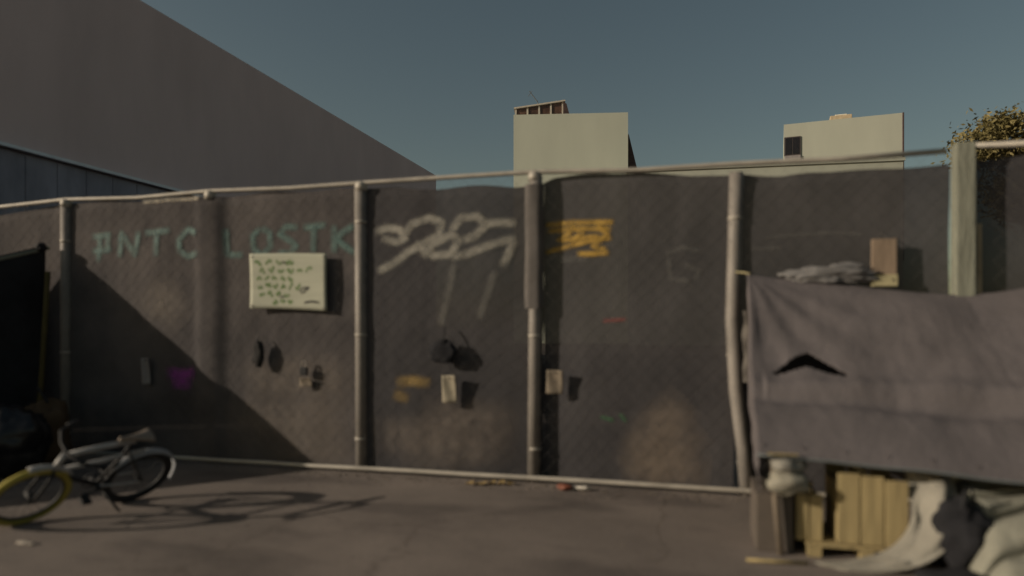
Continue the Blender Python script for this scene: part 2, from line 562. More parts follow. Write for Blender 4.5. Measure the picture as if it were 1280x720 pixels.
# rails
TOP = [(-9.4, 2.57), (-7.85, 2.55), (-7.0, 2.565), (-6.19, 2.60), (-5.3, 2.575), (-4.46, 2.60), (-3.6, 2.583), (-2.87, 2.592), (-2.1, 2.597),
       (-1.265, 2.60), (-.4, 2.565), (.345, 2.57), (1.1, 2.56), (1.8, 2.575)]
MB().tube([(x, FY - .005, z) for x, z in TOP], .021, 8).build('top_rail', M_rail, fence, smooth=True)
MB().tube([(1.96, FY - .005, 2.60), (3.45, FY - .005, 2.59), (5.0, FY - .005, 2.58)], .021, 8).build('top_rail', M_rail, fence, smooth=True)
BR = [(-9.4 + .4 * i, .035 + .008 * nz(i * .7, 3.3)) for i in range(37)]
MB().tube([(x, FY - .065 + .012 * nz(x, 7.7), z) for x, z in BR], .021, 8).build('bottom_rail', M_rail, fence, smooth=True)

# privacy cloth, one sheet for each bay (one double sheet that passes in front of a post)
FTOP = [(-9.4, 2.49), (-7.85, 2.47), (-7.03, 2.48), (-6.19, 2.565), (-4.46, 2.55), (-2.87, 2.545), (-2.5, 2.545), (-2.14, 2.515), (-1.456, 2.495), (-1.25, 2.52),
        (-1.112, 2.562), (-.615, 2.545), (-.391, 2.548), (-.017, 2.51), (.404, 2.497), (.55, 2.478), (.694, 2.462), (.9, 2.476), (1.141, 2.47), (1.517, 2.474), (1.83, 2.482),
        (2.3, 2.54), (2.9, 2.52), (3.45, 2.53), (5, 2.5)]
def cloth_at(x, z, yb):
    y = yb + dn(x, z) * (.6 if yb < 5.58 else .8)
    if -5.2 < x < -3.8:
        y += over_post(x)
    elif -2.2 < x < -.3:
        k = math.exp(-((x + 1.265) / .36) ** 2)
        y += (5.638 - y) * k
    return y


SHEETS = [(-9.35, -7.89, 5.592, M_screen), (-7.81, -6.22, 5.59, M_screen_dusty), (-6.16, -2.90, 5.578, M_screen_dusty), (-2.845, -1.20, 5.592, M_screen),
          (-1.20, .325, 5.592, M_screen), (.37, 1.82, 5.592, M_screen), (1.96, 3.42, 5.592, M_screen), (3.49, 4.97, 5.592, M_screen)]
screens = []
for (x0, x1, yb, mt) in SHEETS:
    def fn(u, v, x0=x0, x1=x1, yb=yb):
        x = x0 + (x1 - x0) * u
        zt = lerp_tab(FTOP, x) + .006 * nz(x * 5, 4.4)
        z = .02 + .03 * nz(x * 2, 6.1) + (zt - .02) * v
        xx = x + (.012 * nz(z * 2.2, x0) if u in (0, 1) else 0)
        return (xx, cloth_at(x, z, yb) + (.015 if v > .985 else 0), z)
    n = max(40, int((x1 - x0) * 32))
    screens.append(MB().grid(fn, n, 80).build('privacy_cloth', mt, fence, smooth=True))


def cloth_y(x, z):
    for (x0, x1, yb, mt) in SHEETS:
        if x0 <= x <= x1:
            return cloth_at(x, z, yb)
    return 5.6


# loose flap hanging over the upper half of one post
fl = MB().grid(lambda u, v: (-1.35 + .165 * u + .01 * nz(v * 3, 2), 5.522 + .006 * nz(u * 2, v * 3, 4) + .05 * (2 * u - 1) ** 4, 2.49 - (1.04 + .03 * nz(u * 4, 8)) * v), 16, 40)
fl.build('loose_cloth_flap', mat('worn grey flap', (0.112, 0.102, 0.096), .95, .25, scale=3, bump=.2, bscale=40), fence, smooth=True)
# strip of torn cloth along the bent post
fl = MB().grid(lambda u, v: (.39 + .05 * u + .02 * nz(v * 4, 1), 5.50 + .02 * nz(u, v * 5, 2), 1.42 - .55 * v), 4, 20)
fl.build('torn_strip', mat('grey strip', (0.16, 0.145, 0.13), .9, .2), fence, smooth=True)

# chain link wire: two families of zigzags woven in one sheet
wm = MB()
pitch = .066
nx = int((5.0 + 9.4) / pitch)
wire_y = lambda x: 5.535 + (over_post(x) * .6 if x < -3.8 else 0)
for i in range(nx):
    x = -9.4 + i * pitch
    if 1.80 < x < 1.98:
        continue
    pts = []
    for k in range(39):
        z = .05 + k * pitch
        xx = x + (pitch if (k + i) % 2 else 0) * .99
        pts.append((xx, wire_y(xx) + (.0016 if k % 2 else -.0016), z))
    wm.tube(pts, .0009, 3, cap=False)
wm.build('chain_link_wire', M_wire, fence)['kind'] = 'stuff'

# ------------------------------------------------------------------ graffiti, stains and a painted lit hem on the cloth
def graffiti(strokes, width, m, screen, name='graffiti', label=None, lift=.005):
    b = MB()
    for j, s in enumerate(strokes):
        b.ribbon(s, width, lambda x, z, j=j: min(cloth_y(x, z), cloth_y(x + .02, z), cloth_y(x - .02, z)) - lift - .0006 * j)
    o = b.build(name, m, screen)
    if label:
        o['label'] = label
    return o


def letters(defs, x0, z0, w_, h_, gap, slant=0.0):
    out = []
    for i, d in enumerate(defs):
        for s in d:
            out.append([(x0 + i * (w_ + gap) + px * w_ + slant * pz * h_, z0 + pz * h_) for px, pz in s])
    return out


HASH = [[(.3, -.15), (.42, 1.0)], [(.0, .30), (.95, .36)], [(.0, .86), (.95, .92)], [(.72, .2), (.8, 1.02)]]
N_ = [[(.05, 0), (.12, 1), (.75, .1), (.9, 1.05)]]
T_ = [[(-.1, .92), (1.05, 1.0)], [(.45, .95), (.42, 0)]]
C_ = [[(1.0, .82), (.55, 1.0), (.15, .62), (.2, .2), (.55, .0), (1.1, .10)]]
L_ = [[(.1, 1.05), (.14, .05), (.95, .02)]]
O_ = [[(.5, 1), (.1, .7), (.15, .2), (.55, .0), (.95, .3), (.9, .8), (.5, 1)]]
S_ = [[(1, .92), (.4, 1.0), (.1, .72), (.55, .52), (.9, .3), (.6, .03), (.0, .06)]]
K_ = [[(.1, 1.0), (.12, -.05)], [(1.05, .95), (.15, .5), (1.1, -.08)]]
M_turq = paint('turquoise spray paint', (0.085, 0.165, 0.155), .75)
M_wpaint = paint('grey white spray paint', (0.30, 0.285, 0.25), .88)
M_ypaint = paint('mustard spray paint', (0.40, 0.245, 0.04), 1.0)
graffiti(letters([HASH, N_, T_, C_], -5.86, 1.98, .27, .26, .065), .10, M_turq, screens[2], label='faded turquoise spray painted letters')
graffiti(letters([L_, O_, S_, T_, K_], -4.30, 1.97, .225, .26, .06), .10, M_turq, screens[2], label='turquoise spray painted letters beside the placard')
white_s = [
    [(-2.74, 2.14), (-2.62, 2.18), (-2.50, 2.16), (-2.44, 2.08), (-2.53, 2.05), (-2.68, 2.09)],
    [(-2.46, 2.10), (-2.38, 2.20), (-2.22, 2.25), (-2.10, 2.21), (-2.13, 2.10), (-2.26, 2.03), (-2.42, 1.96), (-2.55, 1.86), (-2.72, 1.79)],
    [(-2.36, 2.04), (-2.18, 1.92), (-2.02, 1.93), (-1.94, 2.05), (-2.02, 2.10), (-2.18, 2.02), (-2.28, 1.90)],
    [(-2.02, 2.12), (-1.92, 2.24), (-1.78, 2.25), (-1.70, 2.17), (-1.80, 2.08), (-1.94, 2.04)],
    [(-1.74, 2.18), (-1.60, 2.19), (-1.43, 2.18)],
    [(-2.02, 1.90), (-1.86, 1.93), (-1.70, 1.99), (-1.55, 2.03), (-1.43, 2.05)],
    [(-1.45, 2.04), (-1.50, 1.93), (-1.56, 1.80)],
]
graffiti(white_s, .115, M_wpaint, screens[3], label='looping grey white spray painted scrawl')
graffiti([[(-1.62, 1.78), (-1.70, 1.55), (-1.77, 1.36)], [(-1.98, 1.86), (-2.04, 1.6), (-2.12, 1.3)]], .10, paint('thin grey drips', (0.26, 0.25, 0.23), .35), screens[3], 'paint_drip')
yel_s = [
    [(-1.195, 2.155), (-.95, 2.165), (-.60, 2.155)], [(-1.18, 2.10), (-.92, 2.115), (-.62, 2.10)],
    [(-.95, 2.10), (-1.08, 2.02), (-.90, 2.035), (-.72, 2.04)], [(-1.20, 1.925), (-1.0, 1.965), (-.80, 2.01), (-.62, 2.03)],
    [(-1.0, 2.155), (-.86, 2.08), (-.98, 2.0)], [(-.92, 1.905), (-.78, 1.90), (-.64, 1.905)], [(-.75, 2.14), (-.66, 2.06), (-.78, 1.96), (-.66, 1.93)],
]
graffiti(yel_s, .072, M_ypaint, screens[4], label='mustard yellow spray painted tag')
M_faint = paint('faint grey spray', (0.16, 0.155, 0.148), .36)
graffiti([[(-.20, 1.88), (-.05, 1.93), (.08, 1.90)], [(-.17, 1.87), (-.15, 1.68), (0, 1.66)], [(-.05, 1.80), (.07, 1.74), (.04, 1.66)]], .06, M_faint, screens[4], label='faint grey scrawl')
graffiti([[(-1.15, 1.87), (-.95, 1.86), (-.80, 1.87)]], .09, M_faint, screens[4])
graffiti([[(-.70, 1.345), (-.58, 1.352), (-.50, 1.36)]], .05, paint('faded red spray', (0.25, 0.07, 0.065), .6), screens[4])
graffiti([[(-.72, .56), (-.60, .53)], [(-.56, .59), (-.50, .52)]], .05, paint('faded green spray', (0.05, 0.15, 0.07), .6), screens[4])
graffiti([[(-.46, .12), (-.32, .42), (-.02, .72)], [(-.40, .02), (-.14, .34), (.08, .52)], [(-.56, .12), (-.2, .17), (.16, .13)]], .46, paint('pale dust smear', (0.23, 0.185, 0.15), .5), screens[4], 'dust_and_light_smear')
graffiti([[(-2.75, .30), (-2.25, .36), (-1.8, .42)], [(-2.5, .20), (-1.9, .22), (-1.45, .32)], [(-2.3, .55), (-1.8, .5), (-1.4, .48)]], .48, paint('grey dust smear', (0.18, 0.15, 0.13), .48), screens[3], 'dust_and_light_smear')
graffiti([[(-2.54, .80), (-2.38, .82), (-2.20, .80)], [(-2.56, .70), (-2.4, .66)]], .15, paint('faded ochre spray', (0.33, 0.22, 0.07), .6), screens[3], label='faded ochre paint patch')
graffiti([[(-4.96, .86), (-4.80, .83), (-4.60, .86)], [(-4.90, .76), (-4.64, .74)]], .17, paint('purple spray', (0.30, 0.05, 0.34), .75), screens[2], label='purple paint patch in the shadow')
graffiti([[(-4.3, .35), (-3.6, .45), (-3.0, .5)], [(-4.1, .75), (-3.5, .85), (-2.95, .8)], [(-3.9, .15), (-3.4, .2), (-2.95, .2)], [(-5.3, 1.45), (-5.0, 1.6), (-4.75, 1.3)]], .55, paint('brown dust smear', (0.175, 0.145, 0.122), .5), screens[2], 'dust_and_light_smear')
graffiti([[(.56, 1.99), (1.0, 2.01), (1.3, 1.99)], [(.45, 1.90), (.7, 1.905)]], .03, M_faint, screens[5])
graffiti([[(-5.25, 2.53), (-4.9, 2.535), (-4.55, 2.53)]], .06, paint('pale painted light on hem', (0.42, 0.37, 0.29), .6), screens[2], 'dust_and_light_smear')  # sunlit hem fold painted on as a pale streak

# ------------------------------------------------------------------ things fixed to the fence
# white placard
pl = thing('placard', (-3.58, 5.47, 1.45), 'white placard with smudged green writing hung on the fence', 'sign')


def plc(u, v, d=0.0):
    return (-3.975 + .795 * u + .008 * v * (1 - u), 5.515 + .02 * math.sin(u * 3.1) * .6 - .012 * v * v + .006 * math.sin(v * 4 + u * 3) - d, 1.47 + .505 * v - .03 * u * (1 - v) - .018 * u * v + .006 * math.sin(u * 3.14))


MB().grid(lambda u, v: plc(u, v), 24, 16).build('board', mat('white painted board', (0.40, 0.405, 0.325), 0.8, 0.10, scale=4, stretch=(.5, 1, 3)), pl, smooth=True, solid=.012)
gm = paint('green marker', (0.12, 0.22, 0.06), .75)
km = paint('black marker', (0.02, 0.022, 0.02), .95)
rw = random.Random(12)


def board_strokes(ss, wd, m, nm):
    b = MB()
    for s in ss:
        P = []
        for (u0, v0), (u1, v1) in zip(s[:-1], s[1:]):
            P += [(u0 + (u1 - u0) * k / 5, v0 + (v1 - v0) * k / 5) for k in range(5)]
        P.append(s[-1])
        o = len(b.v)
        for i, (u, v) in enumerate(P):
            a = P[min(i + 1, len(P) - 1)]; c = P[max(i - 1, 0)]
            t = Vector(((a[0] - c[0]) * .79, (a[1] - c[1]) * .5)).normalized()
            for q in (-1, 0, 1):
                b.v.append(plc(u - t.y * wd * .5 * q / .79, v + t.x * wd * .5 * q / .5, .0075))
        for i in range(len(P) - 1):
            for q in range(2):
                k = o + i * 3 + q
                e0 = min(i, len(P) - 1 - i) * .3; e1 = min(i + 1, len(P) - 2 - i) * .3
                b.uv[len(b.f)] = [(e0, q * .5), (e0, q * .5 + .5), (e1, q * .5 + .5), (e1, q * .5)]
                b.f.append((k, k + 1, k + 4, k + 3))
    return b.build(nm, m, pl)


lines = []
for row, (u0, u1, n) in enumerate([(.06, .62, 4), (.12, .86, 6), (.08, .60, 5), (.1, .7, 6), (.12, .55, 4), (.3, .58, 3)]):
    v = .84 - row * .145
    for k in range(n):
        u = u0 + (u1 - u0) * k / n
        wd = (u1 - u0) / n * .7
        s = [(u, v + rw.uniform(-.04, .04))]
        for q in range(4):
            s.append((u + wd * (q + 1) / 4, v + rw.uniform(-.055, .055)))
        lines.append(s)
board_strokes(lines, .042, gm, 'green_writing')
for st in ([[(.64, .32), (.70, .38), (.78, .40), (.70, .30), (.66, .30)], [(.70, .12), (.80, .15), (.92, .14)], [(.37, .22), (.46, .21)], [(.42, .86), (.5, .80)]]):
    board_strokes([st], .032, km, 'black_mark')
for u, v in ((.03, .95), (.97, .95), (.97, .05), (.03, .05)):
    p = plc(u, v, .008)
    MB().tube([(p[0], p[1] + .004, p[2]), (p[0], p[1] - .004, p[2])], .008, 8).build('grommet', M_galv, pl)


def paper(x, z, w_, h_, label, m, tilt=0.0, name='paper_scrap', cat='paper', yoff=.014, curl=.02, group=None):
    y0 = min(cloth_y(x, z), 5.545) - yoff
    def fn(u, v):
        a = (u - .5) * w_; b = (v - .5) * h_
        return (x + a * math.cos(tilt) - b * math.sin(tilt), y0 - curl * (v - .5) ** 2 * 2 - .01 * math.sin(u * 5 + v * 3), z + a * math.sin(tilt) + b * math.cos(tilt))
    t = thing(name, (x, y0, z - h_ / 2), label, cat, group)
    MB().grid(fn, 8, 8).build('sheet', m, t, smooth=True, solid=.004)
    MB().tube([(x, y0 + .01, z + h_ * .42), (x, y0 - .02, z + h_ * .42)], .006, 6).build('fixing', M_dark, t)
    return t


M_pap = mat('pale paper', (0.30, 0.265, 0.20), .9, .12, scale=8)
M_pap2 = mat('tan cardboard tag', (0.20, 0.165, 0.125), .9, .15, scale=8)
M_cloth_d = mat('black cloth', (0.016, 0.016, 0.019), .95, .4, scale=8, bump=.3)
paper(-2.01, .76, .125, .235, 'pale paper notice below the black cloth on the fence', M_pap, .04)
paper(-1.085, .84, .135, .195, 'tan cardboard tag fixed to the fence beside a post', M_pap2, -.03, 'cardboard_tag', 'tag')
paper(-3.40, .79, .115, .075, 'small tan tag low on the dusty fence cloth', M_pap2, .05, 'cardboard_tag', 'tag')
paper(-5.16, .86, .09, .26, 'grey scrap on the fence beside the purple paint', mat('grey paper', (0.22, 0.21, 0.21), .9, .15), .05)


def lump(name, c, d, label, cat, m, seed=0, amp=.25, fr=2.2, flat=.0, group=None, parts=None, fold=0.0, n=(36, 22), power=1.0):
    """soft heap: a rounded body with folds, resting with its base at c.z"""
    c = Vector(c)
    t = thing(name, c, label, cat, group)

    def fn(u, v):
        a = u * 2 * math.pi; b = (v - .5) * math.pi
        cb = math.cos(b); sb = math.sin(b)
        p = Vector((math.copysign(abs(cb * math.cos(a)) ** power, math.cos(a)), math.copysign(abs(cb * math.sin(a)) ** power, math.sin(a)), math.copysign(abs(sb) ** power, sb)))
        k = 1 + amp * noise.fractal(p * fr * .7 + Vector((seed, seed * .7, 2)), 1, 2, 3)
        if fold:
            k += fold * (1 - abs(math.sin(noise.noise(p * 1.3 + Vector((seed, 3, 1))) * 9 + p.z * 3 + p.x * 2))) ** 2
        z = max(-.93 + .0, p.z * k)
        return (c.x + p.x * k * d[0] / 2, c.y + p.y * k * d[1] / 2, c.z + (z + .93) * d[2] / 2)
    MB().grid(fn, *n).build('body', m, t, smooth=True)
    if parts:
        parts(t)
    return t


lump('cloth_bundle', (-2.06, 5.515, .985), (.25, .06, .20), 'small black cloth bundle hung on the fence above the notice', 'cloth', M_cloth_d, 3, .3,
     parts=lambda t: MB().tube([(-2.06, 5.49, 1.16), (-2.05, 5.52, 1.24), (-2.06, 5.54, 1.30)], .006, 5).build('cord', M_dark, t))
# dark padlock and torn patches
t = thing('padlock', (-3.41, 5.51, .84), 'small dark padlock hung above the tan tag on the fence', 'padlock')
MB().box((-3.41, 5.512, .89), (.075, .03, .075)).build('body', M_dark, t, bevel=.008)
MB().tube([(-3.435 + .0, 5.512, .92), (-3.435, 5.512, .97), (-3.41, 5.512, .985), (-3.385, 5.512, .97), (-3.385, 5.512, .92)], .007, 6).build('shackle', M_galv, t)
lump('cloth_rag', (-3.89, 5.515, .92), (.12, .05, .26), 'narrow dark rag caught on the dusty fence cloth', 'rag', mat('dark grey rag', (0.03, 0.028, 0.028), .95, .4), 8, .35,
     parts=lambda t: MB().tube([(-3.89, 5.49, 1.15), (-3.89, 5.53, 1.20)], .006, 5).build('tie', M_dark, t))

# brown board screwed to the fence above the tarp
t = thing('wooden_board', (1.37, 5.50, 1.59), 'short brown wooden board with pale lower end hung above the tarp', 'board')
MB().box((1.37, 5.495, 1.805), (.165, .03, .27)).build('plank', mat('brown plank', (0.22, 0.165, 0.12), .9, .25, scale=6, stretch=(5, 5, .6)), t, bevel=.004)
e_ = MB().box((1.37, 5.483, 1.635), (.172, .034, .085)).build('end_block', mat('pale end grain', (0.36, 0.32, 0.19), .9, .2, scale=9), t, bevel=.004)
for sx in (-.055, .055):
    MB().tube([(1.37 + sx, 5.468, 1.637), (1.37 + sx, 5.462, 1.637)], .008, 8).build('screw', M_dark, e_)
MB().tube([(1.33, 5.50, 1.93), (1.35, 5.53, 2.0), (1.41, 5.50, 1.93)], .004, 5).build('hanging_wire', M_wire, t)

# ------------------------------------------------------------------ grey tarp lean-to on the right
shel = thing('tarp_shelter', (1.6, 4.8, 0), 'grey brown tarp lean-to tied to the fence with a dark slit', 'shelter')
TT = [(.42, 1.70), (.62, 1.665), (.81, 1.645), (1.05, 1.625), (1.30, 1.58), (1.6, 1.54), (1.88, 1.52), (2.1, 1.545), (2.28, 1.575), (2.8, 1.60), (3.4, 1.55)]
TBX = [(.42, .575), (.64, .555), (1.16, .525), (1.68, .485), (2.3, .44), (3.4, .42)]


def tarp(u, v):
    x = .42 + 2.9 * u
    zt = lerp_tab(TT, x); zb = lerp_tab(TBX, x) + .012 * nz(x * 3, 4.2)
    sag = .075 * math.sin(math.pi * v) * (1 + .5 * math.sin(x * 2.1 + .4))
    y = 5.49 + (4.08 - 5.49) * v ** .92
    z = zt + (zb - zt) * (v ** 1.08)
    k = math.sin(math.pi * min(1, v * 1.02))
    # tension folds running down from the tied corner, and a soft roll across the middle
    ang = math.atan2(v * 1.5, max(.02, (x - .42)))
    rr = math.hypot(v * 1.5, x - .42)
    fold = .008 * math.sin(ang * 17) * math.exp(-((rr - .55) / .42) ** 2)
    roll = .035 * math.exp(-((v - .60 - .02 * math.sin(x * 3)) / .05) ** 2) * (1 if x > .5 else .4)
    dip = -.045 * math.exp(-((v - .675) / .05) ** 2)
    wr = .035 * nz(x * 1.6, v * 2.6, 11) + .014 * nz(x * 4.2 + v * 2, v * 5, 3) + .005 * nz(x * 12, v * 12, 6)
    swag = .03 * math.sin((x - 1.25) * 5.5) * math.exp(-((v - .12) / .12) ** 2)
    off = (fold + roll + dip + wr + swag - sag) * (k * .85 + .15)
    lean = 0
    return (x + lean + .012 * nz(v * 5, 2.2) * (1 if u < .02 else 0) - .055 * v * max(0, 1 - u * 2), y - off * .45, z + off * .9)


def tarp_keep(u, v):
    x = .42 + 2.9 * u
    a = abs(x - .775)
    if a > .215:
        return True
    mid = .462 + .075 * (a / .215) ** 1.1
    wd = .030 * (1 - (a / .215) ** 1.6) + .006
    return abs(v - mid) > wd


M_tarp = mat('faded grey brown tarp', (0.118, 0.105, 0.108), .8, .16, scale=2.2, detail=7, bump=.25, bscale=22, spec=.25)
MB().grid(tarp, 250, 120, tarp_keep).build('tarp_sheet', M_tarp, shel, smooth=True, solid=.004)
# hem rope along the lower edge and blue lining turned out under it
MB().tube([tarp(i / 60, .998) for i in range(61)], .008, 6).build('hem_rope', mat('grey blue hem', (0.13, 0.145, 0.15), .8, .2), shel, smooth=True)
# left side curtain, hanging down from the sheet's edge
MB().grid(lambda u, v: (tarp(0, u)[0] + .008 + .015 * nz(u * 5, v * 4, 2), tarp(0, u)[1], (tarp(0, u)[2] - .012) * (1 - v) + (.36 + .35 * (1 - u)) * v), 30, 20).build('side_curtain', M_tarp, shel, smooth=True, solid=.003)
for x in (.50, 1.75, 3.2):
    p = tarp((x - .42) / 2.9, .985)
    MB().tube([(x, p[1] + .03, -.02), (p[0], p[1] + .03, p[2] - .02)], .018, 8).build('prop_pole', mat('grey stick', (0.16, 0.13, 0.10), .9, .3), shel, smooth=True)
MB().tube([(.44, 5.47, 1.70), (.40, 5.52, 1.715), (.345, 5.53, 1.72), (.30, 5.54, 1.718)], .009, 6).build('tie_cord', mat('straw cord', (0.36, 0.31, 0.18), .9, .2), shel, smooth=True)
for x in (1.30, 2.28):
    MB().tube([(x, 5.46, lerp_tab(TT, x) - .01), (x, 5.50, lerp_tab(TT, x) + .04), (x + .01, 5.54, lerp_tab(TT, x) + .05)], .006, 5).build('tie_cord', M_dark, shel)

for k in range(14):
    p = Vector(tarp(.012 + k * .072, .975)); q = Vector(tarp(.012 + k * .072, .955)); d_ = (p - q).normalized()
    nrm = d_.cross(Vector((1, 0, 0))).normalized()
    if nrm.y > 0:
        nrm = -nrm
    a_ = Vector((1, 0, 0)); c_ = q + nrm * .004
    MB().tube([c_ + (a_ * math.cos(k2 * math.pi / 6) + d_ * math.sin(k2 * math.pi / 6)) * .011 for k2 in range(12)], .003, 6, closed=True).build('grommet', M_tarp, shel, smooth=True)

# pale plastic bundle lying along the top of the tarp
lump('plastic_sheet', (1.0, 5.46, 1.62), (.54, .09, .13), 'crumpled grey white plastic sheeting along the top of the tarp', 'plastic sheet',
     mat('grey plastic', (0.15, 0.145, 0.145), .5, .3, scale=7, stretch=(1, 1, 2)), 5, .5, 2.6, fold=.3, n=(50, 30))

# ------------------------------------------------------------------ belongings under the tarp
M_ply = mat('raw yellow timber', (0.31, 0.245, 0.125), .85, .25, scale=5, detail=6, stretch=(6, 6, .5), bump=.2, bscale=14)


def crate(x0, x1, y0, z0, z1, dep, n, label, z1b=None):
    z1b = z1 if z1b is None else z1b
    t = thing('wooden_crate', ((x0 + x1) / 2, y0 + dep / 2, z0), label, 'crate')
    wd = (x1 - x0) / n
    for k in range(n):
        xa = x0 + k * wd
        zz = z1 + (z1b - z1) * (k + .5) / n + random.uniform(-.008, .008)
        MB().box((xa + wd / 2, y0 + random.uniform(-.004, .004), (z0 + zz) / 2), (wd - .008, .014, zz - z0)).build('slat', M_ply, t, bevel=.003)
        MB().box((xa + wd / 2, y0 + dep, (z0 + zz) / 2), (wd - .008, .014, zz - z0)).build('slat', M_ply, t)
    nd = max(2, int(dep / .1))
    for xs in (x0, x1):
        for k in range(nd):
            ya = y0 + .01 + (dep - .02) * k / nd
            MB().box((xs + (.012 if xs == x0 else -.012), ya + (dep - .02) / nd / 2, (z0 + min(z1, z1b)) / 2 - .01), (.014, (dep - .02) / nd - .008, min(z1, z1b) - z0 - .03)).build('slat', M_ply, t)
    for zz in (z0 + .05, min(z1, z1b) - .05):
        MB().box(((x0 + x1) / 2, y0 + .018, zz), (x1 - x0 - .05, .018, .045)).build('rail', M_ply, t)
    return t


# pallet base
t = thing('timber_pallet', (.95, 4.42, 0), 'low pale timber pallet under the tall crate', 'pallet')
for k in range(4):
    MB().box((.95, 4.19 + k * .13, .065), (.62, .10, .018)).build('deck_board', M_ply, t, bevel=.003)
for xx in (.68, .95, 1.22):
    MB().box((xx, 4.385, .027), (.07, .50, .054)).build('bearer', M_ply, t)
crate(.80, 1.165, 4.17, .078, .478, .36, 3, 'tall yellow timber crate under the front edge of the tarp', .44)
crate(.585, .735, 4.20, .078 - .004, .335, .34, 2, 'narrow yellow timber crate left of the tall crate')
# grey cardboard box with folded blanket on top
t = thing('cardboard_box', (.47, 4.35, 0), 'grey brown cardboard box at the left end of the shelter', 'box')
M_card = mat('grey brown cardboard', (0.11, 0.092, 0.078), .9, .15, scale=5)
MB().box((.47, 4.37, .165), (.20, .40, .33)).build('body', M_card, t, bevel=.006)
MB().box((.47, 4.27, .336), (.205, .195, .008)).build('flap', M_card, t)
MB().box((.47, 4.475, .338), (.205, .195, .008)).build('flap', M_card, t)
M_blank = mat('dirty cream blanket', (0.25, 0.235, 0.20), .95, .25, scale=3.5, detail=6, bump=.4, bscale=60)
M_blank2 = mat('grey cream quilt', (0.23, 0.225, 0.185), .95, .3, scale=3, detail=6, bump=.35, bscale=40)
lump('pillow', (.53, 4.16, .345), (.25, .26, .15), 'grey cream pillow lying on the cardboard box', 'pillow', mat('grey cream pillow cloth', (0.26, 0.245, 0.20), .95, .2, scale=5), 2, .22, 2.0, fold=.06)
lump('pillow', (.535, 4.17, .470), (.21, .24, .10), 'smaller grey pillow on top of the cream pillow', 'pillow', mat('grey pillow cloth', (0.22, 0.21, 0.185), .95, .2, scale=5), 9, .22, 2.0, fold=.06)


def drape(name, label, cat, m, fn, nu, nv, loc, solid=.02):
    t = thing(name, loc, label, cat)
    MB().grid(fn, nu, nv).build('cloth', m, t, smooth=True, solid=solid)
    return t


# cream blanket: hangs from under the tarp beside the crate and trails along the ground in front of it
def bez(P, t):
    P = [Vector(p) for p in P]
    while len(P) > 1:
        P = [a.lerp(b, t) for a, b in zip(P[:-1], P[1:])]
    return P[0]


def blanket(u, v):
    l = bez([(1.17, 4.27, .49), (1.185, 4.17, .34), (1.19, 4.08, .10), (1.04, 4.06, .035), (.66, 4.02, .006)], v)
    q = bez([(1.40, 4.24, .47), (1.40, 4.14, .36), (1.40, 3.96, .20), (1.28, 3.93, -.01), (.80, 3.935, .004)], v)
    p = l.lerp(q, u)
    amp = math.sin(math.pi * min(1, v * 1.15 + .12)) if v < .75 else .55 * (1 - v) / .25 + .1
    f = .016 * math.sin(u * 11 + 2.5 * nz(v * 2.2, u) + v * 3) + .022 * nz(u * 3, v * 4, 2) + .008 * nz(u * 9, v * 10, 4)
    bulge = .05 * math.sin(math.pi * u) * (1 - .5 * v)
    return (p.x + .3 * f * amp, p.y - (bulge + f) * amp, max(.004, p.z + (bulge + f) * .55 * amp))


drape('cream_blanket', 'cream blanket hanging beside the tall crate and trailing along the ground', 'blanket', M_blank, blanket, 70, 90, (1.1, 4.1, 0), .014)
lump('black_bag', (1.385, 4.10, 0), (.30, .34, .40), 'soft black bag between the trailing blanket and the heaped quilt', 'bag', M_cloth_d, 4, .25, 2.0, fold=.08,
     parts=lambda t: MB().tube([(1.36, 3.98, .37), (1.37, 3.98, .45), (1.41, 4.0, .46), (1.43, 4.02, .38)], .008, 6).build('handle', M_dark, t))
lump('black_cloth', (1.36, 3.86, 0), (.44, .24, .07), 'flattened black cloth on the ground before the black bag', 'cloth', M_cloth_d, 6, .3, 2.2, fold=.1)


def quilt(u, v):
    x = 1.40 + 1.7 * u
    y = 3.70 + .75 * v
    base = .50 * (1 - (1 - min(1, v * 1.35)) ** 1.7)
    left = min(1, (u * 1.7) / .14)
    z = base * (.25 + .75 * math.sin(left * math.pi / 2)) * (.9 + .1 * math.sin(x * 3))
    cre = 0
    for s0, sl, dep in ((.16, .55, .07), (.38, .62, .085), (.60, .55, .06), (.80, .5, .05)):
        t_ = v - s0 - sl * (x - 1.42) * .62
        cre += dep * math.exp(-(t_ / .035) ** 2)
    puff = .03 * nz(x * 3.2, v * 3, 5) + .010 * nz(x * 9, v * 9, 1)
    return (x - .05 * v, y + cre * .75, max(.003, z - cre * .45 + puff * min(1, v * 5)))


drape('cream_quilt', 'heaped grey cream quilt with deep folds at the lower right corner', 'quilt', M_blank2, quilt, 110, 70, (2.1, 4.0, 0))
# stick on the ground
tag(MB().tube([(.30, 3.955, .012), (.45, 3.96, .014), (.62, 3.985, .012)], .010, 7).build('wooden_stick', M_ply, None, smooth=True), 'yellow wooden stick lying on the ground before the shelter', 'stick')
tag(MB().box((.50, 4.06, .585), (.16, .02, .008)).build('wooden_stick', M_ply, None), 'thin flat yellow stick on top of the pillows', 'stick')

# ------------------------------------------------------------------ black tarp tent at the left edge
tent = thing('tarp_tent', (-7.4, 4.5, 0), 'black tarp tent propped against the fence at the left edge', 'tent')
A = Vector((-6.33, 5.47, 2.12)); dirv = Vector((-.16, -.43, -.15)).normalized(); B = A + dirv * 3.4
M_bt = mat('black tarp', (0.020, 0.020, 0.023), .75, .4, scale=3, bump=.3, bscale=20, spec=.2)


def ridge(u):
    p = A.lerp(B, u)
    p.z -= .03 * math.sin(math.pi * u)
    return p


def tside(u, v):
    p = ridge(u)
    return (p.x - .05 * v + .035 * v * math.sin(u * 19 + nz(u * 3, v * 2) * 2), p.y, p.z * (1 - v) + .005)


